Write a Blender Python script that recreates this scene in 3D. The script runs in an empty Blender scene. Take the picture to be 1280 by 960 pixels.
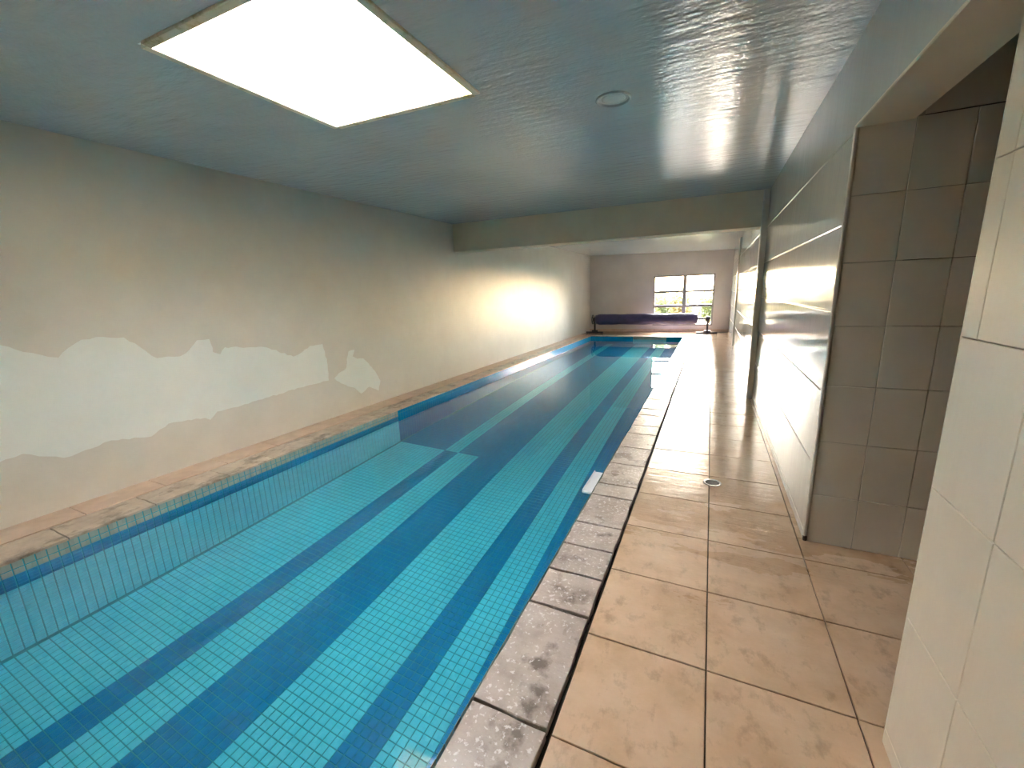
import bpy, bmesh, math, random
from mathutils import Matrix, Vector
from mathutils.geometry import tessellate_polygon
import numpy as np

random.seed(7)
scene = bpy.context.scene
col = scene.collection

# ------------------------------------------------------------------ camera
# solved from the photograph's three vanishing points (1280x960 frame, f = 516.7 px)
FPX = 516.7
CAM_Z = 1.40                      # eye height over the deck (deck tiles are 45 cm)
yaw, pit, rol = (math.radians(a) for a in (-25.698, -12.26, 2.1228))
fw = Vector((math.sin(yaw) * math.cos(pit), math.cos(yaw) * math.cos(pit), math.sin(pit)))
rt = fw.cross(Vector((0, 0, 1))).normalized()
dn = fw.cross(rt)
r2 = rt * math.cos(rol) + dn * math.sin(rol)
d2 = -rt * math.sin(rol) + dn * math.cos(rol)
cam_data = bpy.data.cameras.new('camera')
cam = bpy.data.objects.new('camera', cam_data)
col.objects.link(cam)
m = Matrix((r2, -d2, -fw)).transposed().to_4x4()
m.translation = Vector((0, 0, CAM_Z))
cam.matrix_world = m
cam_data.sensor_width = 36.0
cam_data.lens = FPX / 1280 * 36.0
cam_data.clip_start = 0.02
cam_data.clip_end = 400
scene.camera = cam

# ------------------------------------------------------------------ sky and exposure
world = bpy.data.worlds.new('world')
scene.world = world
world.use_nodes = True
wn = world.node_tree
bg = wn.nodes['Background']
sky = wn.nodes.new('ShaderNodeTexSky')
sky.sky_type = 'NISHITA'
sky.sun_disc = False
sky.sun_elevation = math.radians(24)
sky.sun_rotation = math.radians(8)       # low sun beyond the far window
sky.altitude = 100
sky.air_density = 1.0
sky.dust_density = 1.6
sky.ozone_density = 1.0
haze = wn.nodes.new('ShaderNodeMix')          # bright hazy evening: even white cloud veil over the clear sky
haze.data_type = 'RGBA'
haze.inputs[0].default_value = .80
wn.links.new(sky.outputs[0], haze.inputs[6])
haze.inputs[7].default_value = (1.0, .985, .985, 1)
wn.links.new(haze.outputs[2], bg.inputs[0])
bg.inputs[1].default_value = 3.6

scene.view_settings.view_transform = 'Standard'
scene.view_settings.look = 'None'
scene.view_settings.gamma = 1
scene.view_settings.use_curve_mapping = False
scene.view_settings.exposure = 3.5

cy = scene.cycles
cy.max_bounces = 14
cy.diffuse_bounces = 7
cy.glossy_bounces = 5
cy.transmission_bounces = 8
cy.transparent_max_bounces = 16
cy.sample_clamp_indirect = 6
cy.use_denoising = True


# ------------------------------------------------------------------ material helpers
def srgb(r, g, b):
    def f(c):
        c /= 255
        return c / 12.92 if c <= .04045 else ((c + .055) / 1.055) ** 2.4
    return (f(r), f(g), f(b), 1)


class NT:
    def __init__(self, name):
        self.mat = bpy.data.materials.new(name)
        self.mat.use_nodes = True
        self.t = self.mat.node_tree
        self.b = self.t.nodes['Principled BSDF']
        self.out = self.t.nodes['Material Output']
        self._pos = None

    def n(self, kind, **kw):
        nd = self.t.nodes.new(kind)
        for k, v in kw.items():
            setattr(nd, k, v)
        return nd

    def l(self, a, b):
        self.t.links.new(a, b)

    def pos(self):
        if self._pos is None:
            self._pos = self.n('ShaderNodeNewGeometry').outputs['Position']
        return self._pos

    def mapped(self, scale=(1, 1, 1), loc=(0, 0, 0)):
        mp = self.n('ShaderNodeMapping')
        mp.inputs['Scale'].default_value = scale
        mp.inputs['Location'].default_value = loc
        self.l(self.pos(), mp.inputs['Vector'])
        return mp.outputs[0]

    def noise(self, scale, detail=4, rough=.55, stretch=(1, 1, 1), loc=(0, 0, 0), dist=0):
        nd = self.n('ShaderNodeTexNoise')
        nd.inputs['Scale'].default_value = scale
        nd.inputs['Detail'].default_value = detail
        nd.inputs['Roughness'].default_value = rough
        nd.inputs['Distortion'].default_value = dist
        self.l(self.mapped(stretch, loc), nd.inputs['Vector'])
        return nd.outputs['Fac']

    def ramp(self, fac, stops):
        r = self.n('ShaderNodeValToRGB')
        e = r.color_ramp.elements
        e[0].position, e[0].color = stops[0][0], stops[0][1]
        e[1].position, e[1].color = stops[-1][0], stops[-1][1]
        for p, c in stops[1:-1]:
            x = e.new(p)
            x.color = c
        self.l(fac, r.inputs[0])
        return r.outputs[0]

    def fr(self, fac, lo, hi, a=0.0, b=1.0):
        r = self.n('ShaderNodeMapRange')
        r.inputs[1].default_value, r.inputs[2].default_value = lo, hi
        r.inputs[3].default_value, r.inputs[4].default_value = a, b
        self.l(fac, r.inputs[0])
        return r.outputs[0]

    def mix(self, fac, a, b):
        x = self.n('ShaderNodeMix', data_type='RGBA')
        for sock, v in ((x.inputs[0], fac), (x.inputs[6], a), (x.inputs[7], b)):
            if isinstance(v, (tuple, float, int)):
                sock.default_value = v
            else:
                self.l(v, sock)
        return x.outputs[2]

    def math(self, op, a, b):
        x = self.n('ShaderNodeMath', operation=op)
        for sock, v in ((x.inputs[0], a), (x.inputs[1], b)):
            if isinstance(v, (float, int)):
                sock.default_value = v
            else:
                self.l(v, sock)
        return x.outputs[0]

    def bump(self, h, strength=.2, dist=.01, normal=None):
        b = self.n('ShaderNodeBump')
        b.inputs['Strength'].default_value = strength
        b.inputs['Distance'].default_value = dist
        self.l(h, b.inputs['Height'])
        if normal is not None:
            self.l(normal, b.inputs['Normal'])
        return b.outputs[0]

    def set(self, **kw):
        for k, v in kw.items():
            s = self.b.inputs[k.replace('_', ' ')]
            if isinstance(v, (tuple, float, int)):
                s.default_value = v
            else:
                self.l(v, s)
        return self.mat


def simple(name, c1, c2=None, scale=6, rough=.5, bump=.0, bscale=60, spec=.5, metallic=0.0):
    t = NT(name)
    c = t.ramp(t.noise(scale), [(.35, c1), (.65, c2 or c1)])
    kw = dict(Base_Color=c, Roughness=rough, Metallic=metallic)
    kw['Specular_IOR_Level'] = spec
    if bump:
        kw['Normal'] = t.bump(t.noise(bscale, 3), bump, .004)
    return t.set(**kw)


M = {}
M['grout'] = simple('dark_joint_mortar', srgb(70, 58, 46), srgb(95, 80, 62), 20, .85)
M['gap'] = simple('black_joint', srgb(24, 19, 16), srgb(36, 30, 25), 20, .8)
M['cream'] = simple('cream_paint', srgb(214, 202, 178), srgb(222, 211, 188), 2, .55, .1, 40)
M['post'] = simple('grey_white_post_paint', srgb(196, 192, 182), srgb(208, 203, 194), 4, .3, .1, 30)
M['far_wall'] = simple('pinkish_white_wall_paint', srgb(205, 196, 188), srgb(214, 205, 197), 1.5, .45, .12, 30)
M['recess'] = simple('recess_grey_plaster', srgb(208, 202, 188), srgb(216, 210, 197), 2, .6, .1, 30)
M['white_plastic'] = simple('white_plastic', srgb(226, 234, 238), srgb(232, 238, 242), 5, .3)
M['alu'] = simple('window_grey_paint', srgb(150, 145, 138), srgb(165, 160, 152), 8, .4)
M['reel_metal'] = simple('dark_reel_metal', srgb(38, 36, 44), srgb(56, 52, 60), 12, .45)
M['chrome'] = simple('worn_steel', srgb(176, 172, 164), srgb(150, 146, 138), 60, .28, metallic=.8)
M['black'] = simple('black_hole', srgb(20, 18, 16), srgb(30, 27, 24), 40, .7)
M['chip'] = simple('dark_chipped_mortar', srgb(60, 50, 42), srgb(90, 78, 66), 60, .85)
M['ground'] = simple('dry_garden_soil', srgb(88, 84, 52), srgb(104, 98, 62), .6, .9)
M['bark'] = simple('brown_bark', srgb(84, 66, 48), srgb(108, 88, 64), 9, .9)
M['roof'] = simple('outer_concrete', srgb(140, 138, 132), srgb(152, 150, 144), 2, .9)


def leaf_mat(name, c1, c2):
    t = NT(name)
    c = t.ramp(t.noise(3.5, 2), [(.35, c1), (.65, c2)])
    tr = t.n('ShaderNodeBsdfTranslucent')
    t.l(c, tr.inputs[0])
    t.set(Base_Color=c, Roughness=.5)
    mx = t.n('ShaderNodeMixShader')
    mx.inputs[0].default_value = .5
    t.l(t.b.outputs[0], mx.inputs[1])
    t.l(tr.outputs[0], mx.inputs[2])
    t.l(mx.outputs[0], t.out.inputs[0])
    return t.mat


M['leaf_a'] = leaf_mat('green_leaf', srgb(58, 70, 30), srgb(98, 100, 50))
M['leaf_b'] = leaf_mat('olive_leaf', srgb(86, 76, 38), srgb(122, 108, 62))


def deck_mat():
    t = NT('beige_stone_tile_partly_wet')
    a = t.noise(3.2, 6, .62)
    b = t.noise(14, 5, .65, (1, .7, 1), (3, 1, 0))
    base = t.ramp(a, [(.3, srgb(190, 158, 124)), (.5, srgb(209, 178, 146)), (.72, srgb(220, 193, 164))])
    stain = t.fr(b, .53, .70)
    c = t.mix(t.math('MULTIPLY', stain, .42), base, srgb(122, 98, 70))
    # thin water film lies on the deck from about the drain onward
    sep = t.n('ShaderNodeSeparateXYZ')
    t.l(t.pos(), sep.inputs[0])
    wetn = t.noise(2.2, 5, .6, (.6, 1.6, 1), (7, 2, 0))
    y = t.math('ADD', sep.outputs[1], t.math('MULTIPLY', t.math('SUBTRACT', wetn, .5), 3.2))
    wet = t.fr(y, 1.9, 3.0)
    c2 = t.mix(wet, c, t.mix(.35, c, srgb(120, 98, 76)))
    rough = t.fr(wet, 0, 1, .40, .075)
    rip = t.noise(15, 4, .6, (.3, 2.0, 1), dist=.3)
    fine = t.noise(60, 4, .65, (.7, 1.2, 1), (1, 5, 0))
    n1 = t.bump(rip, .5, .005)
    t.l(t.fr(wet, 0, 1, .02, .75), n1.node.inputs['Strength'])
    n2 = t.bump(fine, .5, .0018, n1)
    t.l(t.fr(wet, 0, 1, .25, .7), n2.node.inputs['Strength'])
    return t.set(Base_Color=c2, Roughness=rough, Normal=n2, Specular_IOR_Level=.5)


M['deck'] = deck_mat()


def coping_mat():
    t = NT('weathered_grey_coping_stone')
    a = t.noise(5, 6, .65)
    base = t.ramp(a, [(.3, srgb(150, 137, 125)), (.5, srgb(178, 165, 153)), (.72, srgb(196, 185, 175))])
    st = t.fr(t.noise(7, 5, .6, (1, 1, 1), (4, 9, 0)), .56, .68)
    c = t.mix(t.math('MULTIPLY', st, .75), base, srgb(72, 58, 48))
    glint = t.fr(t.math('ADD', t.noise(48, 3, .6, (1, 1, 1), (2, 2, 0)), t.math('MULTIPLY', t.noise(3, 2, .5, (1, 1, 1), (5, 5, 0)), .25)), .70, .77)
    c = t.mix(t.math('MULTIPLY', glint, .75), c, srgb(226, 222, 218))  # pale specks: wet glints painted into the stone colour
    rough = t.fr(t.noise(4, 4, .6, (1, 1, 1), (8, 3, 0)), .35, .65, .24, .6)
    n1 = t.bump(t.noise(26, 5, .65, (.6, 1.4, 1)), .5, .006)
    return t.set(Base_Color=c, Roughness=rough, Normal=n1)


M['coping'] = coping_mat()


def left_coping_mat():
    t = NT('stained_tan_coping_stone')
    base = t.ramp(t.noise(6, 6, .62), [(.3, srgb(168, 150, 128)), (.7, srgb(206, 190, 168))])
    st = t.fr(t.noise(5, 5, .65, (1.2, .8, 1), (1, 3, 0)), .52, .66)
    c = t.mix(t.math('MULTIPLY', st, .75), base, srgb(82, 70, 58))
    return t.set(Base_Color=c, Roughness=.4, Normal=t.bump(t.noise(26, 4), .35, .01))


M['coping_left'] = left_coping_mat()
M['strip'] = simple('pinkish_beige_strip_tile', srgb(198, 172, 148), srgb(212, 188, 164), 7, .45, .1)


def plaster(name, c1, c2, streak=0.0, rough=.5):
    t = NT(name)
    c = t.ramp(t.noise(1.4, 5, .6), [(.35, c1), (.65, c2)])
    n1 = t.bump(t.noise(9, 4, .6, (1, 1, .6)), .2, .012)
    n2 = t.bump(t.noise(60, 3), .10, .003, n1)
    return t.set(Base_Color=c, Roughness=rough, Normal=n2)


M['wall_left'] = plaster('warm_grey_glossy_wall_paint', srgb(208, 203, 190), srgb(218, 213, 201), rough=.42)
M['patch'] = plaster('pale_repair_plaster', srgb(224, 227, 219), srgb(231, 234, 227), rough=.55)


def ceiling_mat():
    t = NT('grey_blue_gloss_ceiling_paint')
    c = t.ramp(t.noise(1.1, 4), [(.35, srgb(200, 207, 208)), (.65, srgb(209, 216, 217))])
    a = t.noise(11, 3, .55, (.4, 1.7, 1))
    b = t.noise(46, 2, .6, (.7, 1, 1), (4, 0, 0))
    n1 = t.bump(a, .7, .009)
    n2 = t.bump(b, .7, .0026, n1)
    return t.set(Base_Color=c, Roughness=.09, Normal=n2)


M['ceiling'] = ceiling_mat()


def panel_mat(name, c1, c2, rough, streak):
    t = NT(name)
    c = t.ramp(t.noise(2.2, 4), [(.35, c1), (.65, c2)])
    a = t.noise(12, 3, .55, (1, 1, .12))
    b = t.noise(50, 3, .6, (1, 1, .5), (3, 0, 0))
    n1 = t.bump(a, streak, .006)
    n2 = t.bump(b, .08, .003, n1)
    return t.set(Base_Color=c, Roughness=rough, Normal=n2)


M['panel'] = panel_mat('wet_white_wall_panel', srgb(206, 206, 198), srgb(214, 214, 206), .1, .22)
M['pier_tile'] = panel_mat('glossy_white_pier_tile', srgb(218, 210, 193), srgb(225, 218, 202), .2, .2)
M['recess_tile'] = panel_mat('satin_white_wall_tile', srgb(208, 202, 188), srgb(216, 210, 197), .35, .05)
M['tile_joint'] = simple('grey_tile_joint', srgb(96, 90, 80), srgb(110, 104, 92), 12, .8)
M['panel_joint'] = simple('pale_panel_joint', srgb(170, 166, 156), srgb(182, 178, 168), 12, .5)


def mosaic_mat(name, c1, c2, rough=.25):
    t = NT(name)
    oi = t.n('ShaderNodeTexWhiteNoise', noise_dimensions='3D')
    sn = t.n('ShaderNodeVectorMath', operation='SNAP')
    sn.inputs[1].default_value = (.0485, .0485, .0485)
    t.l(t.pos(), sn.inputs[0])
    t.l(sn.outputs[0], oi.inputs['Vector'])
    c = t.ramp(oi.outputs['Value'], [(0, c1), (1, c2)])
    return t.set(Base_Color=c, Roughness=rough)


M['mos_light'] = mosaic_mat('light_aqua_mosaic', srgb(84, 226, 244), srgb(98, 234, 250))
M['mos_dark'] = mosaic_mat('deep_blue_mosaic', srgb(0, 138, 192), srgb(0, 146, 200))
M['mos_pale'] = mosaic_mat('pale_grey_green_mosaic', srgb(150, 168, 158), srgb(162, 180, 170))
M['mos_grout'] = simple('teal_mosaic_grout', srgb(0, 152, 172), srgb(8, 162, 182), 8, .7)


def water_mat():
    t = NT('clear_pool_water')
    g = t.n('ShaderNodeBsdfGlass')
    g.inputs['Color'].default_value = (.94, .99, 1.0, 1)
    g.inputs['Roughness'].default_value = 0
    g.inputs['IOR'].default_value = 1.33
    n1 = t.bump(t.noise(2.6, 2, .5, (1, .7, 1)), 0.012, .02)
    t.l(n1, g.inputs['Normal'])
    t.l(g.outputs[0], t.out.inputs[0])
    t.t.nodes.remove(t.b)
    return t.mat


M['water'] = water_mat()


def pane_mat():
    t = NT('window_glass')
    tr = t.n('ShaderNodeBsdfTransparent')
    gl = t.n('ShaderNodeBsdfGlossy')
    gl.inputs['Roughness'].default_value = .02
    fz = t.n('ShaderNodeFresnel')
    fz.inputs['IOR'].default_value = 1.3
    mx = t.n('ShaderNodeMixShader')
    t.l(fz.outputs[0], mx.inputs[0])
    t.l(tr.outputs[0], mx.inputs[1])
    t.l(gl.outputs[0], mx.inputs[2])
    t.l(mx.outputs[0], t.out.inputs[0])
    t.t.nodes.remove(t.b)
    return t.mat


M['pane'] = pane_mat()


def board_mat(name, c1, c2, stain_lo, stain_hi):
    t = NT(name)
    c = t.ramp(t.noise(3, 4), [(.35, c1), (.65, c2)])
    # algae runs: tall thin streaks, thicker towards the lower edge where water collects
    run = t.noise(11, 4, .6, (1, 1, .14), (2, 5, 0))
    sep = t.n('ShaderNodeSeparateXYZ')
    t.l(t.pos(), sep.inputs[0])
    low = t.fr(sep.outputs[2], 3.05, 2.56, 0, .16)
    st = t.fr(t.math('ADD', run, low), stain_lo, stain_hi)
    c = t.mix(t.math('MULTIPLY', st, .85), c, srgb(178, 164, 40))
    thin = t.fr(t.noise(34, 3, .6, (1, 1, .05), (7, 1, 0)), .62, .7)
    c = t.mix(t.math('MULTIPLY', thin, .35), c, srgb(120, 104, 60))
    return t.set(Base_Color=c, Roughness=.4)


M['board'] = board_mat('cream_plastic_board', srgb(238, 226, 200), srgb(244, 233, 210), .72, .86)
M['board_algae'] = board_mat('algae_streaked_cream_board', srgb(240, 230, 200), srgb(246, 236, 210), .56, .74)


def skylight_mat():
    # opal roof sheet: part of the daylight falling on it passes through
    t = NT('opal_roof_sheet')
    c = srgb(244, 240, 237)
    df = t.n('ShaderNodeBsdfDiffuse')
    tr = t.n('ShaderNodeBsdfTranslucent')
    df.inputs[0].default_value = c
    tr.inputs[0].default_value = c
    mx = t.n('ShaderNodeMixShader')
    mx.inputs[0].default_value = .85
    t.l(df.outputs[0], mx.inputs[1])
    t.l(tr.outputs[0], mx.inputs[2])
    t.l(mx.outputs[0], t.out.inputs[0])
    t.t.nodes.remove(t.b)
    return t.mat


M['skylight'] = skylight_mat()


def cover_mat():
    t = NT('navy_pool_cover')
    c = t.ramp(t.noise(5, 4), [(.35, srgb(52, 50, 92)), (.65, srgb(66, 64, 108))])
    n1 = t.bump(t.noise(24, 3, .6, (.2, 1, 1)), .4, .02)
    return t.set(Base_Color=c, Roughness=.42, Normal=n1)


M['cover'] = cover_mat()


# ------------------------------------------------------------------ object helpers
def tag(o, label=None, cat=None, group=None, kind=None):
    if label:
        o['label'] = label
    if cat:
        o['category'] = cat
    if group:
        o['group'] = group
    if kind:
        o['kind'] = kind
    return o


def link(name, me, parent=None, loc=None):
    o = bpy.data.objects.new(name, me)
    col.objects.link(o)
    if parent is not None:
        o.parent = parent
    if loc is not None:
        o.location = loc
    return o


def empty(name, loc):
    return link(name, None, None, loc)


class MB:
    """collects boxes, prisms and lathes into one mesh"""
    def __init__(self):
        self.v, self.f, self.mi = [], [], []

    def add(self, vs, fs, mi=0):
        k = len(self.v)
        self.v += [tuple(p) for p in vs]
        self.f += [tuple(i + k for i in f) for f in fs]
        self.mi += [mi] * len(fs)
        return self

    def hexa(self, p, mi=0):
        # p: 4 bottom points, 4 top points, counter-clockwise from above
        return self.add(p, [(3, 2, 1, 0), (4, 5, 6, 7), (0, 1, 5, 4), (1, 2, 6, 5), (2, 3, 7, 6), (3, 0, 4, 7)], mi)

    def box(self, x0, x1, y0, y1, z0, z1, mi=0):
        return self.hexa([(x0, y0, z0), (x1, y0, z0), (x1, y1, z0), (x0, y1, z0),
                          (x0, y0, z1), (x1, y0, z1), (x1, y1, z1), (x0, y1, z1)], mi)

    def tube(self, p0, p1, r, n=16, r1=None):
        p0, p1 = Vector(p0), Vector(p1)
        d = (p1 - p0).normalized()
        a = d.orthogonal().normalized()
        b = d.cross(a)
        r1 = r if r1 is None else r1
        vs = []
        for p, rr in ((p0, r), (p1, r1)):
            for i in range(n):
                t = 2 * math.pi * i / n
                vs.append(p + (a * math.cos(t) + b * math.sin(t)) * rr)
        fs = [(i, (i + 1) % n, n + (i + 1) % n, n + i) for i in range(n)]
        fs += [tuple(range(n - 1, -1, -1)), tuple(range(n, 2 * n))]
        return self.add(vs, fs)

    def lathe(self, prof, n=32, axis='Z', c=(0, 0, 0)):
        vs = []
        for (r, h) in prof:
            for i in range(n):
                t = 2 * math.pi * i / n
                if axis == 'Z':
                    vs.append((c[0] + r * math.cos(t), c[1] + r * math.sin(t), c[2] + h))
                else:
                    vs.append((c[0] + h, c[1] + r * math.cos(t), c[2] + r * math.sin(t)))
        fs = []
        for k in range(len(prof) - 1):
            for i in range(n):
                j = (i + 1) % n
                fs.append((k * n + i, k * n + j, (k + 1) * n + j, (k + 1) * n + i))
        fs.append(tuple(range(n - 1, -1, -1)))
        q = (len(prof) - 1) * n
        fs.append(tuple(range(q, q + n)))
        return self.add(vs, fs)

    def mesh(self, name, mats, bevel=0, smooth=False):
        me = bpy.data.meshes.new(name)
        me.from_pydata(self.v, [], self.f)
        for mt in (mats if isinstance(mats, (list, tuple)) else [mats]):
            me.materials.append(mt)
        me.polygons.foreach_set('material_index', self.mi)
        bm = bmesh.new()
        bm.from_mesh(me)
        bmesh.ops.recalc_face_normals(bm, faces=bm.faces)
        if bevel:
            bmesh.ops.bevel(bm, geom=bm.edges[:], offset=bevel, segments=1, affect='EDGES', clamp_overlap=True)
        bm.to_mesh(me)
        bm.free()
        if smooth:
            me.polygons.foreach_set('use_smooth', [True] * len(me.polygons))
        me.update()
        return me

    def obj(self, name, mats, parent=None, bevel=0, smooth=False, loc=None):
        return link(name, self.mesh(name, mats, bevel, smooth), parent, loc)


_tile_cache = {}


def tile_mesh(name, w, d, h, mat, bev=.002):
    """a slab w x d x h with chamfered top edges, origin at the centre of its underside"""
    key = (name, round(w, 3), round(d, 3), round(h, 3), mat.name)
    if key not in _tile_cache:
        b = MB()
        x, y = w / 2, d / 2
        xi, yi = x - bev, y - bev
        vs = [(-x, -y, 0), (x, -y, 0), (x, y, 0), (-x, y, 0),
              (-x, -y, h - bev), (x, -y, h - bev), (x, y, h - bev), (-x, y, h - bev),
              (-xi, -yi, h), (xi, -yi, h), (xi, yi, h), (-xi, yi, h)]
        fs = [(3, 2, 1, 0), (8, 9, 10, 11)]
        for i in range(4):
            j = (i + 1) % 4
            fs += [(i, j, 4 + j, 4 + i), (4 + i, 4 + j, 8 + j, 8 + i)]
        b.add(vs, fs)
        _tile_cache[key] = b.mesh(name, mat)
    return _tile_cache[key]


# ------------------------------------------------------------------ the room's measures (metres, deck at z = 0)
Y_BACK, Y_FAR = -3.4, 14.6
X_R = 0.54                                       # face of the wet right wall


def x_left(y):
    return -4.15 + .02 * y                       # the left wall is not quite parallel to the pool


def z_ceil(x):
    return 2.475 + (X_R - x) * .0246             # the ceiling rises slightly to the left


POOL_R = -.70
POOL_Y0, POOL_Y1 = -2.2, 13.05
Z_WATER = -.088
Z_PF = -1.09
PITCH = .0485
FOLD_Y = 4.58


def pool_l(y):
    return -3.575 if y <= 4 else -3.575 + (y - 4) * .017


def z_pf(y):
    return Z_PF if y <= FOLD_Y else Z_PF - (y - FOLD_Y) * .012


# ------------------------------------------------------------------ floor: mortar bed and deck tiles
b = MB()
b.box(-.39, .75, Y_BACK, Y_FAR, -.10, -.012)
b.box(.75, 2.3, 1.0, 2.9, -.10, -.012)
b.box(-4.3, -.39, 13.38, Y_FAR, -.10, -.012)
b.box(-4.3, -.39, Y_BACK, POOL_Y0 - .30, -.10, -.012)
floor = tag(b.obj('floor', M['grout']), 'beige stone tiled pool deck, wet and shiny towards the window', None, kind='structure')

GX = [-.387, .064, .515, .966, 1.417, 1.868]
Y0T = .998
PT = .4505


def deck_tile(x0, x1, y0, y1):
    g = .0025
    me = tile_mesh('floor_tile', x1 - x0 - 2 * g, y1 - y0 - 2 * g, .014, M['deck'])
    o = link('floor_tile', me, floor, ((x0 + x1) / 2, (y0 + y1) / 2, -.014 + random.uniform(-.0008, .0008)))
    o.rotation_euler = (random.uniform(-.0015, .0015), random.uniform(-.0015, .0015), 0)


k0 = math.floor((Y_BACK - Y0T) / PT) + 1
for k in range(k0, 31):
    y0 = Y0T + k * PT
    if y0 > Y_FAR - .1:
        break
    y1 = min(y0 + PT, Y_FAR)
    deck_tile(GX[0], GX[1], y0, y1)
    deck_tile(GX[1], GX[2], y0, y1)
for k in range(k0, 31):                           # narrow cut tiles at the foot of the right wall
    y0 = Y0T + k * PT
    y1 = min(y0 + PT, Y_FAR)
    if y0 >= 2.0 + .3 and y1 - y0 > .05:
        deck_tile(GX[2], GX[2] + .05, max(y0, 2.56), y1)
    elif y1 <= 1.0:
        deck_tile(GX[2], GX[2] + .062, y0, y1)
for k in range(0, 4):                             # inside the doorway
    y0 = Y0T + k * PT
    for i in range(2, 5):
        deck_tile(GX[i], GX[i + 1], y0, min(y0 + PT, 2.56))
for k in range(3):                                # far end deck
    y0 = 13.39 + k * PT
    y1 = min(y0 + PT, Y_FAR)
    x1 = GX[0]
    while x1 > x_left(y0) - .1 and y1 - y0 > .05:
        deck_tile(max(x1 - .451, -4.25), x1, y0, y1)
        x1 -= .451
for i in range(8):                                # near end deck, behind the camera
    x1 = GX[0] - i * .451
    deck_tile(x1 - .451, x1, Y_BACK + .2, Y_BACK + .65)

# ------------------------------------------------------------------ coping
b = MB()
b.box(-.66, -.39, POOL_Y0 - .3, 13.36, -.10, -.03)
for (ya, yb) in ((POOL_Y0 - .3, 4.0), (4.0, 13.36)):
    b.hexa([(-4.2, ya, -.10), (pool_l(ya) - .03, ya, -.10), (pool_l(yb) - .03, yb, -.10), (-4.2, yb, -.10),
            (-4.2, ya, -.025), (pool_l(ya) - .03, ya, -.025), (pool_l(yb) - .03, yb, -.025), (-4.2, yb, -.025)])
b.box(-4.0, -.39, 13.08, 13.39, -.10, -.03)
b.box(-4.2, -.39, POOL_Y0 - .3, POOL_Y0 - .03, -.10, -.03)
coping = tag(b.obj('floor_coping', M['gap']), 'weathered stone coping laid around the edge of the pool', None, kind='structure')

joints = [-2.2, -1.7, -1.2, -.7, -.2, .28, .56, 1.004, 1.527, 1.785, 2.028, 2.274, 2.659, 2.85, 3.248]
while joints[-1] < 12.7:
    joints.append(joints[-1] + random.choice([.27, .36, .41, .52, .40]))
joints[-1] = 13.05


def uneven_stone(pts, z0, z1, mat, name, jit=.004, sub=True):
    """a stone: outline pts (ccw) with slightly worn, uneven edges and a chamfered top"""
    out = []
    n = len(pts)
    for i in range(n):
        a, c = Vector(pts[i]), Vector(pts[(i + 1) % n])
        L = (c - a).length
        s = 4 if L > .12 else 2
        for k in range(s):
            p = a.lerp(c, k / s)
            j = jit if k else jit * .4
            out.append((p.x + random.uniform(-j, j), p.y + random.uniform(-j, j)))
    cx = sum(p[0] for p in out) / len(out)
    cyy = sum(p[1] for p in out) / len(out)
    ring = len(out)
    vs, fs = [], []
    for (z, ins) in ((z0, 0), (z1 - .004, 0), (z1 - .001, .0012), (z1, .004)):
        for p in out:
            d = Vector((cx - p[0], cyy - p[1]))
            d.normalize()
            zz = z + (random.uniform(-.0012, .0012) if z > z0 else 0)
            vs.append((p[0] + d.x * ins - cx, p[1] + d.y * ins - cyy, zz))
    for k in range(3):
        for i in range(ring):
            j = (i + 1) % ring
            fs.append((k * ring + i, k * ring + j, (k + 1) * ring + j, (k + 1) * ring + i))
    fs.append(tuple(range(ring - 1, -1, -1)))
    fs.append(tuple(range(3 * ring, 4 * ring)))
    bb = MB().add(vs, fs)
    return link(name, bb.mesh(name, mat), coping, (cx, cyy, 0))


for a, c in zip(joints[:-1], joints[1:]):
    g = .0065
    uneven_stone([(-.683, a + g), (-.405, a + g), (-.405, c - g), (-.683, c - g)], -.055, .001, M['coping'], 'coping_stone')
y = POOL_Y0
while y < 13.0:
    y2 = min(y + random.choice([.40, .46, .52]), 13.05)
    x0a, x0b = -3.87 + .016 * y, -3.87 + .016 * y2
    uneven_stone([(x0a, y + .003), (pool_l(y) + .012, y + .003), (pool_l(y2) + .012, y2 - .003), (x0b, y2 - .003)],
                 -.012, .004, M['coping_left'], 'coping_stone')
    y = y2
y = 1.085 - 7 * .475
while y < 13.0:
    y2 = min(y + .475, 13.38)
    uneven_stone([(x_left(y) + .0, y + .002), (-3.876 + .016 * y, y + .002), (-3.876 + .016 * y2, y2 - .002), (x_left(y2) + .0, y2 - .002)],
                 -.03, .008, M['strip'], 'edge_strip_tile', .0015)
    y = y2
x = -3.66
while x < -.45:
    x2 = min(x + random.choice([.4, .46, .5]), -.405)
    uneven_stone([(x + .003, 13.045), (x2 - .003, 13.045), (x2 - .003, 13.375), (x + .003, 13.375)], -.014, .0, M['coping'], 'coping_stone')
    x = x2

# ------------------------------------------------------------------ pool basin and mosaic
b = MB()
T = .012


def bed_floor(y0, y1):
    b.hexa([(-3.75, y0, z_pf(y0) - .16), (-.55, y0, z_pf(y0) - .16), (-.55, y1, z_pf(y1) - .16), (-3.75, y1, z_pf(y1) - .16),
            (-3.75, y0, z_pf(y0) - .004), (-.55, y0, z_pf(y0) - .004), (-.55, y1, z_pf(y1) - .004), (-3.75, y1, z_pf(y1) - .004)])


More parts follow.
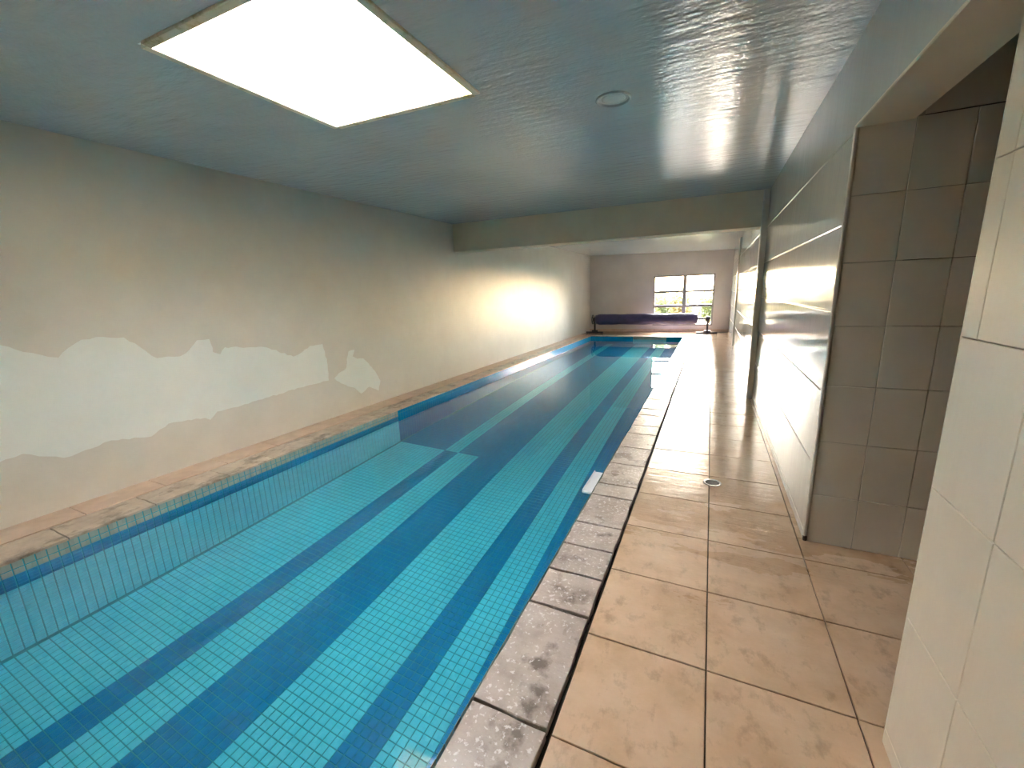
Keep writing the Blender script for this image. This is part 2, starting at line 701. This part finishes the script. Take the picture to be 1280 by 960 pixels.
bed_floor(POOL_Y0 - .12, FOLD_Y)
bed_floor(FOLD_Y, POOL_Y1 + .12)
b.box(POOL_R + .004, -.55, POOL_Y0 - .12, POOL_Y1 + .12, -1.25, -.05)
for (ya, yb) in ((POOL_Y0 - .12, 4.0), (4.0, POOL_Y1 + .12)):
    b.hexa([(-3.80, ya, -1.26), (pool_l(ya) - .004, ya, -1.25), (pool_l(yb) - .004, yb, -1.26), (-3.80, yb, -1.26),
            (-3.80, ya, -.014), (pool_l(ya) - .004, ya, -.014), (pool_l(yb) - .004, yb, -.014), (-3.80, yb, -.014)])
b.box(-3.75, -.55, POOL_Y1 + .004, POOL_Y1 + .14, -1.30, -.016)
b.box(-3.75, -.55, POOL_Y0 - .14, POOL_Y0 - .004, -1.25, -.05)
basin = tag(b.obj('floor_pool_basin', M['mos_grout']), 'long lap pool basin lined with blue and aqua mosaic', None, kind='structure')

ST = [8, 5, 4, 10, 8, 6, 4, 14]                   # stripe widths in tiles from the right pool wall
near_cols, far_cols = [], []
for i, w in enumerate(ST):
    near_cols += [1 if i % 2 == 0 else 0] * w     # 1 dark, 0 light
far_cols = near_cols[:]
for i in range(sum(ST[:5]), sum(ST)):
    far_cols[i] = 1 - near_cols[i]
NC = len(near_cols)

TV = np.array([(-1, -1, 0), (1, -1, 0), (1, 1, 0), (-1, 1, 0), (-.93, -.93, 1), (.93, -.93, 1), (.93, .93, 1), (-.93, .93, 1)], float)
TF = np.array([(4, 5, 6, 7), (0, 1, 5, 4), (1, 2, 6, 5), (2, 3, 7, 6), (3, 0, 4, 7)])
HALF = PITCH / 2 - .0021
TH = .0025
cells = []                                         # (centre, axis_u, axis_v, normal, colour)
rows = int((POOL_Y1 - POOL_Y0) / PITCH)
Y_INV = 4.0
yoff = (Y_INV - POOL_Y0) % PITCH
floor_cells = []
for r in range(rows):
    yc = POOL_Y0 + yoff + (r + .5) * PITCH
    if yc > POOL_Y1 - .01:
        break
    if abs(yc - FOLD_Y) < PITCH * .25:
        continue
    cc = near_cols if yc < Y_INV else far_cols
    zc = z_pf(yc) - .004
    xl = pool_l(yc)
    for c in range(NC):
        xc = POOL_R - (c + .5) * PITCH
        if xc - HALF < xl:
            continue
        floor_cells.append(((xc, yc, zc), cc[c]))
# the tiles that show largest: near the camera and inside the frame
cm = cam.matrix_world.inverted()


def on_screen(p):
    q = cm @ Vector(p)
    if q.z > -.05:
        return None
    u, v = 640 + FPX * q.x / -q.z, 480 - FPX * q.y / -q.z
    return (u, v) if -15 < u < 1290 and -15 < v < 965 else None


cand = []
for i, (p, c) in enumerate(floor_cells):
    if p[1] < 3:
        s = on_screen((p[0], p[1] + .25, -.72))
        if s and s[1] < 955:
            cand.append(((Vector(p) - cam.location).length, i))
cand.sort()
single = set(i for _, i in cand[:300])
ml = tile_mesh('mosaic_tile', HALF * 2, HALF * 2, TH, M['mos_light'], .0015)
md = tile_mesh('mosaic_tile', HALF * 2, HALF * 2, TH, M['mos_dark'], .0015)
for i in sorted(single):
    p, c = floor_cells[i]
    link('mosaic_tile', md if c else ml, basin, p)
for i, (p, c) in enumerate(floor_cells):
    if i not in single:
        cells.append((p, (1, 0, 0), (0, 1, 0), (0, 0, 1), c))
# side and end walls
nz = 22
for r in range(rows):
    yc = POOL_Y0 + yoff + (r + .5) * PITCH
    if yc > POOL_Y1 - .02:
        break
    for k in range(nz):
        zc = -.012 - (k + .5) * PITCH
        if zc < z_pf(yc) + .02:
            continue
        if yc < Y_INV:
            c = 2 if k < 1 else (1 if k < 6 else 0)
            if k == 1:
                c = 2
        else:
            c = 1
        cells.append(((pool_l(yc) - .004, yc, zc), (0, 1, 0), (0, 0, 1), (1, 0, 0), c))
        cells.append(((POOL_R + .004, yc, zc), (0, -1, 0), (0, 0, 1), (-1, 0, 0), 1 if yc >= Y_INV else (2 if k < 1 else 0)))
for cidx in range(NC):
    xc = POOL_R - (cidx + .5) * PITCH
    for k in range(nz + 2):
        zc = -.012 - (k + .5) * PITCH
        if zc < z_pf(POOL_Y1) + .02 or xc < pool_l(13) + .02:
            continue
        lightblock = -2.12 < xc < -1.16
        cells.append(((xc, POOL_Y1 + .004, zc), (-1, 0, 0), (0, 0, 1), (0, -1, 0), (2 if k < 3 else 0) if lightblock else 1))
n = len(cells)
C = np.array([c[0] for c in cells])
U = np.array([c[1] for c in cells], float)
V = np.array([c[2] for c in cells], float)
N = np.array([c[3] for c in cells], float)
verts = (C[:, None] + U[:, None] * TV[None, :, 0:1] * HALF + V[:, None] * TV[None, :, 1:2] * HALF + N[:, None] * TV[None, :, 2:3] * TH).reshape(-1, 3)
faces = (TF[None] + (np.arange(n) * 8)[:, None, None]).reshape(-1, 4)
me = bpy.data.meshes.new('mosaic_lining')
me.vertices.add(len(verts))
me.vertices.foreach_set('co', verts.ravel())
me.loops.add(faces.size)
me.loops.foreach_set('vertex_index', faces.ravel())
me.polygons.add(len(faces))
me.polygons.foreach_set('loop_start', np.arange(len(faces)) * 4)
me.polygons.foreach_set('material_index', np.repeat([c[4] for c in cells], 5).astype(np.int32))
for k in ('mos_light', 'mos_dark', 'mos_pale'):
    me.materials.append(M[k])
me.update(calc_edges=True)
me.validate()
me.polygons.foreach_set('use_smooth', [False] * len(me.polygons))
tag(link('mosaic_lining', me, basin), kind='stuff')

# water: a closed body filling the basin, its skirts hidden inside the pool walls
b = MB()
ring = [(pool_l(0) - .02, POOL_Y0 - .02), (POOL_R + .02, POOL_Y0 - .02), (POOL_R + .02, POOL_Y1 + .02), (pool_l(13) - .02, POOL_Y1 + .02), (pool_l(4) - .02, 4.0)]
b.add([(x, y, -1.23) for x, y in ring] + [(x, y, Z_WATER) for x, y in ring],
      [(4, 3, 2, 1, 0), (5, 6, 7, 8, 9)] + [(i, (i + 1) % 5, 5 + (i + 1) % 5, 5 + i) for i in range(5)])
tag(b.obj('pool_water', M['water']), 'still clear water filling the long blue pool', 'water', kind='stuff')

# ------------------------------------------------------------------ walls
b = MB()
ya, yb = Y_BACK - .2, Y_FAR + .2
b.hexa([(x_left(ya) - .25, ya, -.12), (x_left(ya), ya, -.12), (x_left(yb), yb, -.12), (x_left(yb) - .25, yb, -.12),
        (x_left(ya) - .25, ya, 2.9), (x_left(ya), ya, 2.9), (x_left(yb), yb, 2.9), (x_left(yb) - .25, yb, 2.9)])
wall_left = tag(b.obj('wall_left', M['wall_left']), 'long warm grey painted wall along the pool with pale repair patches', None, kind='structure')


def patch(pts, name):
    """a skim of repair plaster on the left wall; pts are (y, z) around its ragged outline"""
    out = []
    n = len(pts)
    for i in range(n):
        a, c = Vector(pts[i]), Vector(pts[(i + 1) % n])
        L = (c - a).length
        s = max(1, int(L / .035))
        for k in range(s):
            p = a.lerp(c, k / s)
            j = .008 if k else 0
            out.append((p.x + random.uniform(-j, j), p.y + random.uniform(-j, j)))
    bm = bmesh.new()
    base = [bm.verts.new((x_left(y) - .002, y, z)) for y, z in out]
    top = [bm.verts.new((x_left(y) + .003, y, z)) for y, z in out]
    k = len(out)
    for i in range(k):
        j = (i + 1) % k
        bm.faces.new((base[i], base[j], top[j], top[i]))
    for tri in tessellate_polygon([[Vector((y, z, 0)) for y, z in out]]):
        bm.faces.new([top[i] for i in tri])
    bmesh.ops.recalc_face_normals(bm, faces=bm.faces)
    me = bpy.data.meshes.new(name)
    bm.to_mesh(me)
    bm.free()
    me.materials.append(M['patch'])
    o = link(name, me, wall_left)
    tag(o, 'pale ragged patch of repair plaster')


P1 = [(-.6, -.22), (.2, -.16), (.6, -.18), (.99, -.2), (1.12, -.27), (1.24, -.32), (1.3, -.26), (1.38, -.21), (1.46, -.2), (1.62, -.22), (1.71, -.31), (1.8, -.41), (1.97, -.42),
      (2.05, -.37), (2.12, -.3), (2.22, -.3), (2.23, -.42), (2.29, -.45), (2.34, -.39), (2.73, -.44), (3.02, -.58), (3.1, -.56), (3.24, -.49), (3.41, -.49), (3.44, -.7),
      (3.43, -.93), (3.12, -.93), (2.39, -.97), (2.17, -.97), (2.1, -1.03), (2.06, -1.0), (1.78, -.97), (1.65, -1.04), (1.4, -.99), (1.13, -1.03),
      (.95, -.93), (.84, -.95), (.5, -.9), (0, -.98), (-.5, -.93)]
P2 = [(3.51, -.92), (3.62, -.86), (3.71, -.83), (3.73, -.72), (3.77, -.63), (3.87, -.62), (3.83, -.70), (3.9, -.74), (4.0, -.75), (4.05, -.8), (4.18, -.95), (4.26, -1.1), (4.21, -1.23), (4.05, -1.14),
      (3.9, -1.2), (3.8, -1.1), (3.7, -1.06), (3.6, -1.0)]
patch([(y, z + CAM_Z) for y, z in P1], 'plaster_patch')
patch([(y, z + CAM_Z) for y, z in P2], 'plaster_patch')

# far wall with its window opening
WX0, WX1, WZ0, WZ1 = -1.74, .075, .20, 1.80
b = MB()
b.box(-4.4, WX0, Y_FAR, Y_FAR + .22, -.12, 2.9)
b.box(WX1, .9, Y_FAR, Y_FAR + .22, -.12, 2.9)
b.box(WX0, WX1, Y_FAR, Y_FAR + .22, WZ1, 2.9)
b.box(WX0, WX1, Y_FAR, Y_FAR + .22, -.12, WZ0)
tag(b.obj('wall_far', M['far_wall']), 'pinkish white end wall holding the window', None, kind='structure')
tag(MB().box(x_left(14.5), X_R, Y_FAR - .018, Y_FAR, 0, .09).obj('baseboard_far', M['strip'], bevel=.003), 'beige skirting along the foot of the end wall', None, kind='structure')

# back wall, behind the camera: plain and closed, no opening there is known
b = MB().box(-4.5, .9, Y_BACK - .22, Y_BACK, -.12, 2.9)
tag(b.obj('wall_back', M['far_wall']), 'plain white wall closing the near end of the hall', None, kind='structure')

# right wall: strip of wall between doorway and far end, clad in wide glossy rows
b = MB()
PIL = ((.478, 5.88, .10), (.515, 11.18, .085))           # pilasters: face x, y, width
ye = 2.545
for px, py, pw in PIL:
    b.box(X_R + .006, X_R + .24, ye, py, -.12, 2.9)
    b.box(px + pw, X_R + .24, py, py + .10, -.12, 2.9)
    ye = py + .10
b.box(X_R + .006, X_R + .24, ye, Y_FAR + .1, -.12, 2.9)
b.box(X_R + .008, X_R + .205, 1.38, 2.56, 2.086, 2.9)        # lintel over the doorway
b.box(.570, .77, Y_BACK - .1, 1.386, -.12, 2.9)
wall_right = tag(b.obj('wall_right', M['panel_joint']), 'white panelled wall beside the deck, shiny with moisture', None, kind='structure')
ZJ = [0.0, .057, .457, .857, 1.257, 1.658, 2.058, 2.50]
for (ya, yb) in ((2.548, 5.88), (5.98, 11.18), (11.28, Y_FAR)):
    for za, zb in zip(ZJ[:-1], ZJ[1:]):
        hgt, ln = zb - za - .005, yb - ya - .004
        me = tile_mesh('wall_panel', hgt, ln, .012, M['panel'], .004)
        o = link('wall_panel', me, wall_right, (X_R + .012, (ya + yb) / 2, (za + zb) / 2))
        o.rotation_euler = (0, -math.pi / 2, 0)
# lintel face and soffit, painted
MB().box(X_R - .002, X_R + .012, 1.38, 2.545, 2.082, 2.52).obj('lintel_face', M['panel'], wall_right)
MB().box(X_R - .002, X_R + .21, 1.387, 2.54, 2.074, 2.087).obj('lintel_soffit', M['cream'], wall_right, bevel=.004)
# near pier (end of the wall beside the camera): tiles, with cut tiles along its corner
for za, zb in zip(ZJ[:-1], ZJ[1:]):
    cut = 1.32 if za > 1.2 else 1.115
    ys = [1.388, cut]
    while ys[-1] > Y_BACK:
        ys.append(ys[-1] - .60)
    for y1, y0 in zip(ys[:-1], ys[1:]):
        me = tile_mesh('wall_tile', zb - za - .0025, y1 - y0 - .002, .012, M['pier_tile'], .0018)
        o = link('wall_tile', me, wall_right, (.572, (y0 + y1) / 2, (za + zb) / 2))
        o.rotation_euler = (0, -math.pi / 2, 0)
MB().box(.560, .77, 1.384, 1.394, 0, 2.086).obj('pier_end_face', M['pier_tile'], wall_right, bevel=.003)

# doorway recess: the side wall facing the camera, in 19 x 30 cm tiles
b = MB()
b.box(.56, 2.3, 2.552, 2.70, -.12, 2.9)
b.box(2.2, 2.3, .9, 2.7, -.12, 2.9)
b.box(.76, 2.3, .9, 1.0, -.12, 2.9)
recess = tag(b.obj('wall_recess', M['tile_joint']), 'white tiled side wall inside the doorway on the right', None, kind='structure')
xs = [.558] + [.562 + .1935 * k for k in range(1, 9)]
zs = [0.0, .284, .585, .886, 1.187, 1.487, 1.787, 2.083]
for x0, x1 in zip(xs[:-1], xs[1:]):
    for z0, z1 in zip(zs[:-1], zs[1:]):
        me = tile_mesh('wall_tile', x1 - x0 - .003, z1 - z0 - .003, .010, M['recess_tile'], .0015)
        o = link('wall_tile', me, recess, ((x0 + x1) / 2, 2.552, (z0 + z1) / 2))
        o.rotation_euler = (math.pi / 2 + random.uniform(-.002, .002), random.uniform(-.002, .002), 0)
MB().box(.558, 2.2, 2.546, 2.553, 2.088, 2.9).obj('upper_wall', M['recess'], recess)
MB().box(X_R - .002, X_R + .012, 2.534, 2.560, .03, 2.086).obj('corner_bead', M['panel'], recess, bevel=.004)
MB().box(X_R - .001, X_R + .018, 2.538, 2.556, -.002, .03).obj('chipped_corner', M['chip'], recess, bevel=.004)

# pilasters
for (px, py, pw) in PIL:
    z1 = z_ceil(px) + .02
    o = MB().box(px, px + pw, py, py + .10, -.01, z1).obj('trim_2' if py < 8 else 'trim_3', M['post'], None, bevel=.008)
    tag(o, 'slim grey white pilaster under the end of the beam' if py < 8 else 'slim grey white pilaster between the beam and the window wall', None, kind='structure')

# beam
b = MB()
xl, xr = x_left(6.3) - .05, X_R + .05
yl, yr = 6.28, 5.90
b.hexa([(xl, yl, 2.138), (xr, yr, 2.067), (xr, yr + .28, 2.067), (xl, yl + .28, 2.138),
        (xl, yl, 2.75), (xr, yr, 2.75), (xr, yr + .28, 2.75), (xl, yl + .28, 2.75)])
tag(b.obj('trim_1', M['cream'], bevel=.004), 'cream painted beam crossing the ceiling over the pool', None, kind='structure')

# ------------------------------------------------------------------ ceiling with the skylight well
SX0, SX1, SY0, SY1 = -2.36, -1.265, 1.235, 2.315
SZ1 = 3.05
b = MB()


def ceil_part(x0, x1, y0, y1):
    b.hexa([(x0, y0, z_ceil(x0)), (x1, y0, z_ceil(x1)), (x1, y1, z_ceil(x1)), (x0, y1, z_ceil(x0)),
            (x0, y0, 2.85), (x1, y0, 2.85), (x1, y1, 2.85), (x0, y1, 2.85)])


HX0, HX1, HY0, HY1 = SX0 - .013, SX1 + .013, SY0 - .013, SY1 + .013
ceil_part(-4.5, HX0, Y_BACK - .2, Y_FAR + .2)
ceil_part(HX1, X_R + .02, Y_BACK - .2, Y_FAR + .2)
ceil_part(HX0, HX1, Y_BACK - .2, HY0)
ceil_part(HX0, HX1, HY1, Y_FAR + .2)
b.box(.50, 2.35, Y_BACK - .2, 3.0, 2.72, 2.9)
tag(b.obj('ceiling', M['ceiling']), 'glossy grey blue painted ceiling over the pool', None, kind='structure')
b = MB()
b.box(-4.6, 2.5, Y_BACK - .3, SY0 - .14, 2.86, 2.98)
b.box(-4.6, 2.5, SY1 + .14, Y_FAR + .3, 2.86, 2.98)
b.box(-4.6, SX0 - .14, SY0 - .14, SY1 + .14, 2.86, 2.98)
b.box(SX1 + .14, 2.5, SY0 - .14, SY1 + .14, 2.86, 2.98)
tag(b.obj('ceiling_roof_slab', M['roof']), 'grey concrete roof slab above the ceiling', None, kind='structure')

sk = tag(empty('skylight', ((SX0 + SX1) / 2, (SY0 + SY1) / 2, z_ceil(-1.8))), 'square skylight with algae streaked cream lined well', 'skylight')


def local(o, parent):
    o.parent = parent
    o.matrix_parent_inverse = Matrix.Translation(-parent.location)
    return o


well = MB()
well.box(SX0 - .10, SX0 - .012, SY0 - .1, SY1 + .1, 2.851, SZ1)
well.box(SX1 + .012, SX1 + .10, SY0 - .1, SY1 + .1, 2.851, SZ1)
well.box(SX0, SX1, SY0 - .10, SY0 - .012, 2.851, SZ1)
well.box(SX0, SX1, SY1 + .012, SY1 + .10, 2.851, SZ1)
local(well.obj('well_frame', M['black']), sk)


def boards(side, cuts, mat):
    for a, c in zip(cuts[:-1], cuts[1:]):
        zb = z_ceil(-1.8) - .02
        if side == 'left':
            o = MB().box(SX0 - .012, SX0, a + .0015, c - .0015, z_ceil(SX0) + .004, SZ1).obj('board', mat, bevel=.0015)
        elif side == 'right':
            o = MB().box(SX1, SX1 + .012, a + .0015, c - .0015, z_ceil(SX1) + .004, SZ1).obj('board', mat, bevel=.0015)
        elif side == 'far':
            o = MB().box(a + .0015, c - .0015, SY1, SY1 + .012, z_ceil(SX0) + .004, SZ1).obj('board', mat, bevel=.0015)
        else:
            o = MB().box(a + .0015, c - .0015, SY0 - .012, SY0, z_ceil(SX0) + .004, SZ1).obj('board', mat, bevel=.0015)
        local(o, sk)


ycuts = [SY0 + .0, SY0 + .21, SY0 + .44, SY0 + .66, SY0 + .86, SY1]
xcuts = [SX0, SX0 + .22, SX0 + .46, SX0 + .68, SX0 + .90, SX1]
boards('left', ycuts, M['board'])
boards('right', ycuts, M['board'])
boards('far', xcuts, M['board_algae'])
boards('near', xcuts, M['board'])
# thin frame lip around the opening
w = .022


def lip(x0, x1, y0, y1):
    zz = [z_ceil(x0), z_ceil(x1)]
    o = MB().hexa([(x0, y0, zz[0] - .012), (x1, y0, zz[1] - .012), (x1, y1, zz[1] - .012), (x0, y1, zz[0] - .012),
                   (x0, y0, zz[0] + .02), (x1, y0, zz[1] + .02), (x1, y1, zz[1] + .02), (x0, y1, zz[0] + .02)]).obj('frame_strip', M['board'], bevel=.003)
    local(o, sk)


lip(SX0 - .018, SX0 + w, SY0, SY1)
lip(SX1 - w, SX1 + .018, SY0, SY1)
lip(SX0 + w, SX1 - w, SY1 - w, SY1 + .018)
lip(SX0 + w, SX1 - w, SY0 - .018, SY0 + w)
local(MB().box(SX0 - .1, SX1 + .1, SY0 - .1, SY1 + .1, SZ1, SZ1 + .02).obj('roof_sheet', M['skylight']), sk)

# round blank cover in the ceiling
lx, ly = -.59, 2.75
lz = z_ceil(lx)
t = tag(empty('ceiling_spotlight', (lx, ly, lz)), 'round recessed ceiling lamp, painted over, unlit', 'lamp')
o = MB().lathe([(.100, .01), (.104, -.006), (.098, -.012), (.088, -.010), (.084, .004), (.08, .006)], 40).obj('rim', M['ceiling'], t, smooth=True)
o = MB().lathe([(.083, .004), (.06, -.003), (.03, -.006), (.004, -.007)], 40).obj('cover', M['ceiling'], t, smooth=True)
t.rotation_euler = (0, math.atan(.0246), 0)

# ------------------------------------------------------------------ window in the far wall
b = MB()
yw = Y_FAR + .03
fwid = .05
b.box(WX0, WX0 + fwid, yw, yw + .07, WZ0, WZ1)
b.box(WX1 - fwid, WX1, yw, yw + .07, WZ0, WZ1)
b.box(WX0, WX1, yw, yw + .07, WZ1 - fwid, WZ1)
b.box(WX0, WX1, yw, yw + .07, WZ0, WZ0 + fwid)
win = tag(b.obj('window_1', M['alu'], bevel=.004), 'metal framed window of six panes in the end wall', None, kind='structure')
mx = -.79
zb1, zb2 = 1.285, .83
MB().box(mx - .055, mx + .055, yw - .005, yw + .075, WZ0 + .02, WZ1 - .02).obj('mullion', M['alu'], win, bevel=.004)
for zc in (zb1, zb2):
    for x0, x1 in ((WX0 + .03, mx - .04), (mx + .04, WX1 - .03)):
        MB().box(x0, x1, yw + .005, yw + .065, zc - .036, zc + .036).obj('glazing_bar', M['alu'], win, bevel=.003)
zr = [WZ0 + fwid, zb2, zb1, WZ1 - fwid]
for x0, x1 in ((WX0 + .04, mx - .045), (mx + .045, WX1 - .04)):
    for z0, z1 in zip(zr[:-1], zr[1:]):
        MB().box(x0, x1, yw + .03, yw + .036, z0 - .01, z1 + .01).obj('pane', M['pane'], win)

# ------------------------------------------------------------------ pool cover reel
ry, rz = 14.02, .455
reel = tag(empty('pool_cover_reel', (-1.9, ry, 0)), 'dark navy pool cover rolled on a reel below the window', 'cover reel')


def rl(mb, name, mat, parent=reel, **kw):
    o = mb.obj(name, mat, **kw)
    o.parent = parent
    o.matrix_parent_inverse = Matrix.Translation(-reel.location)
    return o


prof = []
for k in range(25):
    h = k / 24
    r = .172 + .006 * math.sin(h * 17) + .004 * math.sin(h * 41)
    if k in (0, 24):
        r -= .03
    prof.append((r, -3.50 + h * 3.16))
prof = [(.05, -3.50)] + prof + [(.05, -.34)]
rl(MB().lathe(prof, 36, 'X', (0, ry, rz)), 'rolled_cover', M['cover'], smooth=True)
rl(MB().tube((-3.60, ry, rz), (.02, ry, rz), .028, 16), 'axle', M['reel_metal'], smooth=False)
for sx in (-3.53, -.06):
    s = rl(MB().box(sx - .028, sx + .028, ry - .028, ry + .028, .02, rz + .06), 'stand', M['reel_metal'], bevel=.004)
    o = MB().box(sx - .30, sx + .28, ry - .03, ry + .03, 0, .05).box(sx - .1, sx + .1, ry - .028, ry + .028, .05, .10).obj('foot', M['reel_metal'], bevel=.004)
    o.parent = s
    o = MB().lathe([(.03, -.05), (.075, -.05), (.075, .05), (.03, .05)], 20, 'X', (sx, ry, rz)).obj('hub', M['reel_metal'])
    o.parent = s
for o in reel.children:
    pass
# hand wheel on the outer end
hw = MB()
nseg = 28
for k in range(nseg):
    a0, a1 = 2 * math.pi * k / nseg, 2 * math.pi * (k + 1) / nseg
    hw.tube((-3.60, ry + .15 * math.cos(a0), rz + .15 * math.sin(a0)), (-3.60, ry + .15 * math.cos(a1), rz + .15 * math.sin(a1)), .014, 8)
for k in range(3):
    a0 = 2 * math.pi * k / 3
    hw.tube((-3.60, ry, rz), (-3.60, ry + .15 * math.cos(a0), rz + .15 * math.sin(a0)), .01, 8)
rl(hw, 'hand_wheel', M['reel_metal'])

# ------------------------------------------------------------------ small things
# deck drain with its cover tipped open
dx, dy = .085, 3.13
t = tag(empty('floor_drain', (dx, dy, 0)), 'small round steel floor drain set in the deck', 'drain')
MB().lathe([(.052, -.002), (.060, .001), (.060, .005), (.050, .006), (.046, .002)], 28).obj('rim', M['chrome'], t, smooth=True)
MB().lathe([(.048, .0005), (.02, .0015), (.002, .002)], 28).obj('hole', M['black'], t)
g = MB()
for k in range(-2, 3):
    hl = math.sqrt(.046 ** 2 - (k * .016) ** 2)
    g.box(-hl, hl, k * .016 - .003, k * .016 + .003, .002, .006)
g.obj('grate', M['reel_metal'], t)

# white skimmer mouth at the water line
t = tag(empty('pool_skimmer', (-.70, 2.99, Z_WATER)), 'white plastic skimmer at the water line under the coping', 'skimmer')
MB().box(-.098, .02, -.185, .185, .0, .022).obj('tray', M['white_plastic'], t, bevel=.006)
MB().box(-.098, -.086, -.185, .185, .02, .03).obj('lip', M['white_plastic'], t, bevel=.004)
MB().box(-.01, .015, -.185, .185, .02, .032).obj('face_plate', M['white_plastic'], t, bevel=.004)

# ------------------------------------------------------------------ garden beyond the window
b = MB()
b.hexa([(-60, Y_FAR + .2, -3.2), (60, Y_FAR + .2, -3.2), (60, 120, -6), (-60, 120, -6),
        (-60, Y_FAR + .2, -.5), (60, Y_FAR + .2, -.5), (60, 120, -2.5), (-60, 120, -2.5)])
tag(b.obj('floor_garden', M['ground']), 'sunlit garden slope beyond the window', None, kind='structure')
b = MB()
b.hexa([(-60, -80, -6), (60, -80, -6), (60, Y_BACK - .3, -3.2), (-60, Y_BACK - .3, -3.2),
        (-60, -80, -.3), (60, -80, -.3), (60, Y_BACK - .3, -.12), (-60, Y_BACK - .3, -.12)])
tag(b.obj('floor_terrace', M['ground']), 'garden ground outside the near end of the building', None, kind='structure')


def bush(x, y, h, rad, nleaf, mat, label):
    z0 = -.5 - (y - Y_FAR - .2) * .019 - .02
    t = tag(empty('garden_bush', (x, y, z0)), label, 'bush', 'bushes beyond the window')
    st = MB()
    rnd = random.Random(int(x * 100) + int(y * 10))
    tips = []
    for k in range(9):
        a = rnd.uniform(0, 2 * math.pi)
        rr = rad * rnd.uniform(.2, .8)
        tip = (rr * math.cos(a), rr * math.sin(a), h * rnd.uniform(.6, .98))
        mid = (tip[0] * .35, tip[1] * .35, tip[2] * .5)
        st.tube((0, 0, -.05), mid, .022, 6, .015)
        st.tube(mid, tip, .015, 6, .005)
        tips.append((mid, tip))
    st.obj('stems', M['bark'], t)
    lf = MB()
    for k in range(nleaf):
        mid, tip = rnd.choice(tips)
        f = rnd.uniform(.15, 1.05)
        p = Vector(mid).lerp(Vector(tip), f) + Vector((rnd.gauss(0, .16), rnd.gauss(0, .16), rnd.gauss(0, .12)))
        p.z = max(p.z, .05)
        u = Vector((rnd.gauss(0, 1), rnd.gauss(0, 1), rnd.gauss(0, .7))).normalized()
        v = u.orthogonal().normalized()
        s = rnd.uniform(.05, .085)
        nrm = u.cross(v) * s * .15
        lf.add([p - u * s, p + v * s * .45 + nrm, p + u * s, p - v * s * .45 + nrm], [(0, 1, 2), (0, 2, 3)])
    me = bpy.data.meshes.new('leaves')
    me.from_pydata(lf.v, [], lf.f)
    me.materials.append(mat)
    tag(link('leaves', me, t), kind='stuff')


bush(-2.9, 18.2, 1.95, .75, 1900, M['leaf_a'], 'green leafy bush seen through the left panes above the rolled cover')
bush(-1.75, 19.4, 2.0, .8, 1700, M['leaf_a'], 'open green bush between the window mullion and the left panes')
bush(-.95, 18.0, 1.98, .62, 1500, M['leaf_b'], 'olive yellow bush seen through the right panes')
bush(.05, 18.6, 1.88, .7, 1600, M['leaf_a'], 'dark green bush at the right end of the window view')
bush(-2.6, 21.5, 2.1, 1.1, 2200, M['leaf_b'], 'yellowish bush farther down the slope behind the green ones')
bush(.3, 22.0, 2.1, 1.1, 2200, M['leaf_b'], 'yellowish bush far down the slope behind the dark green one')
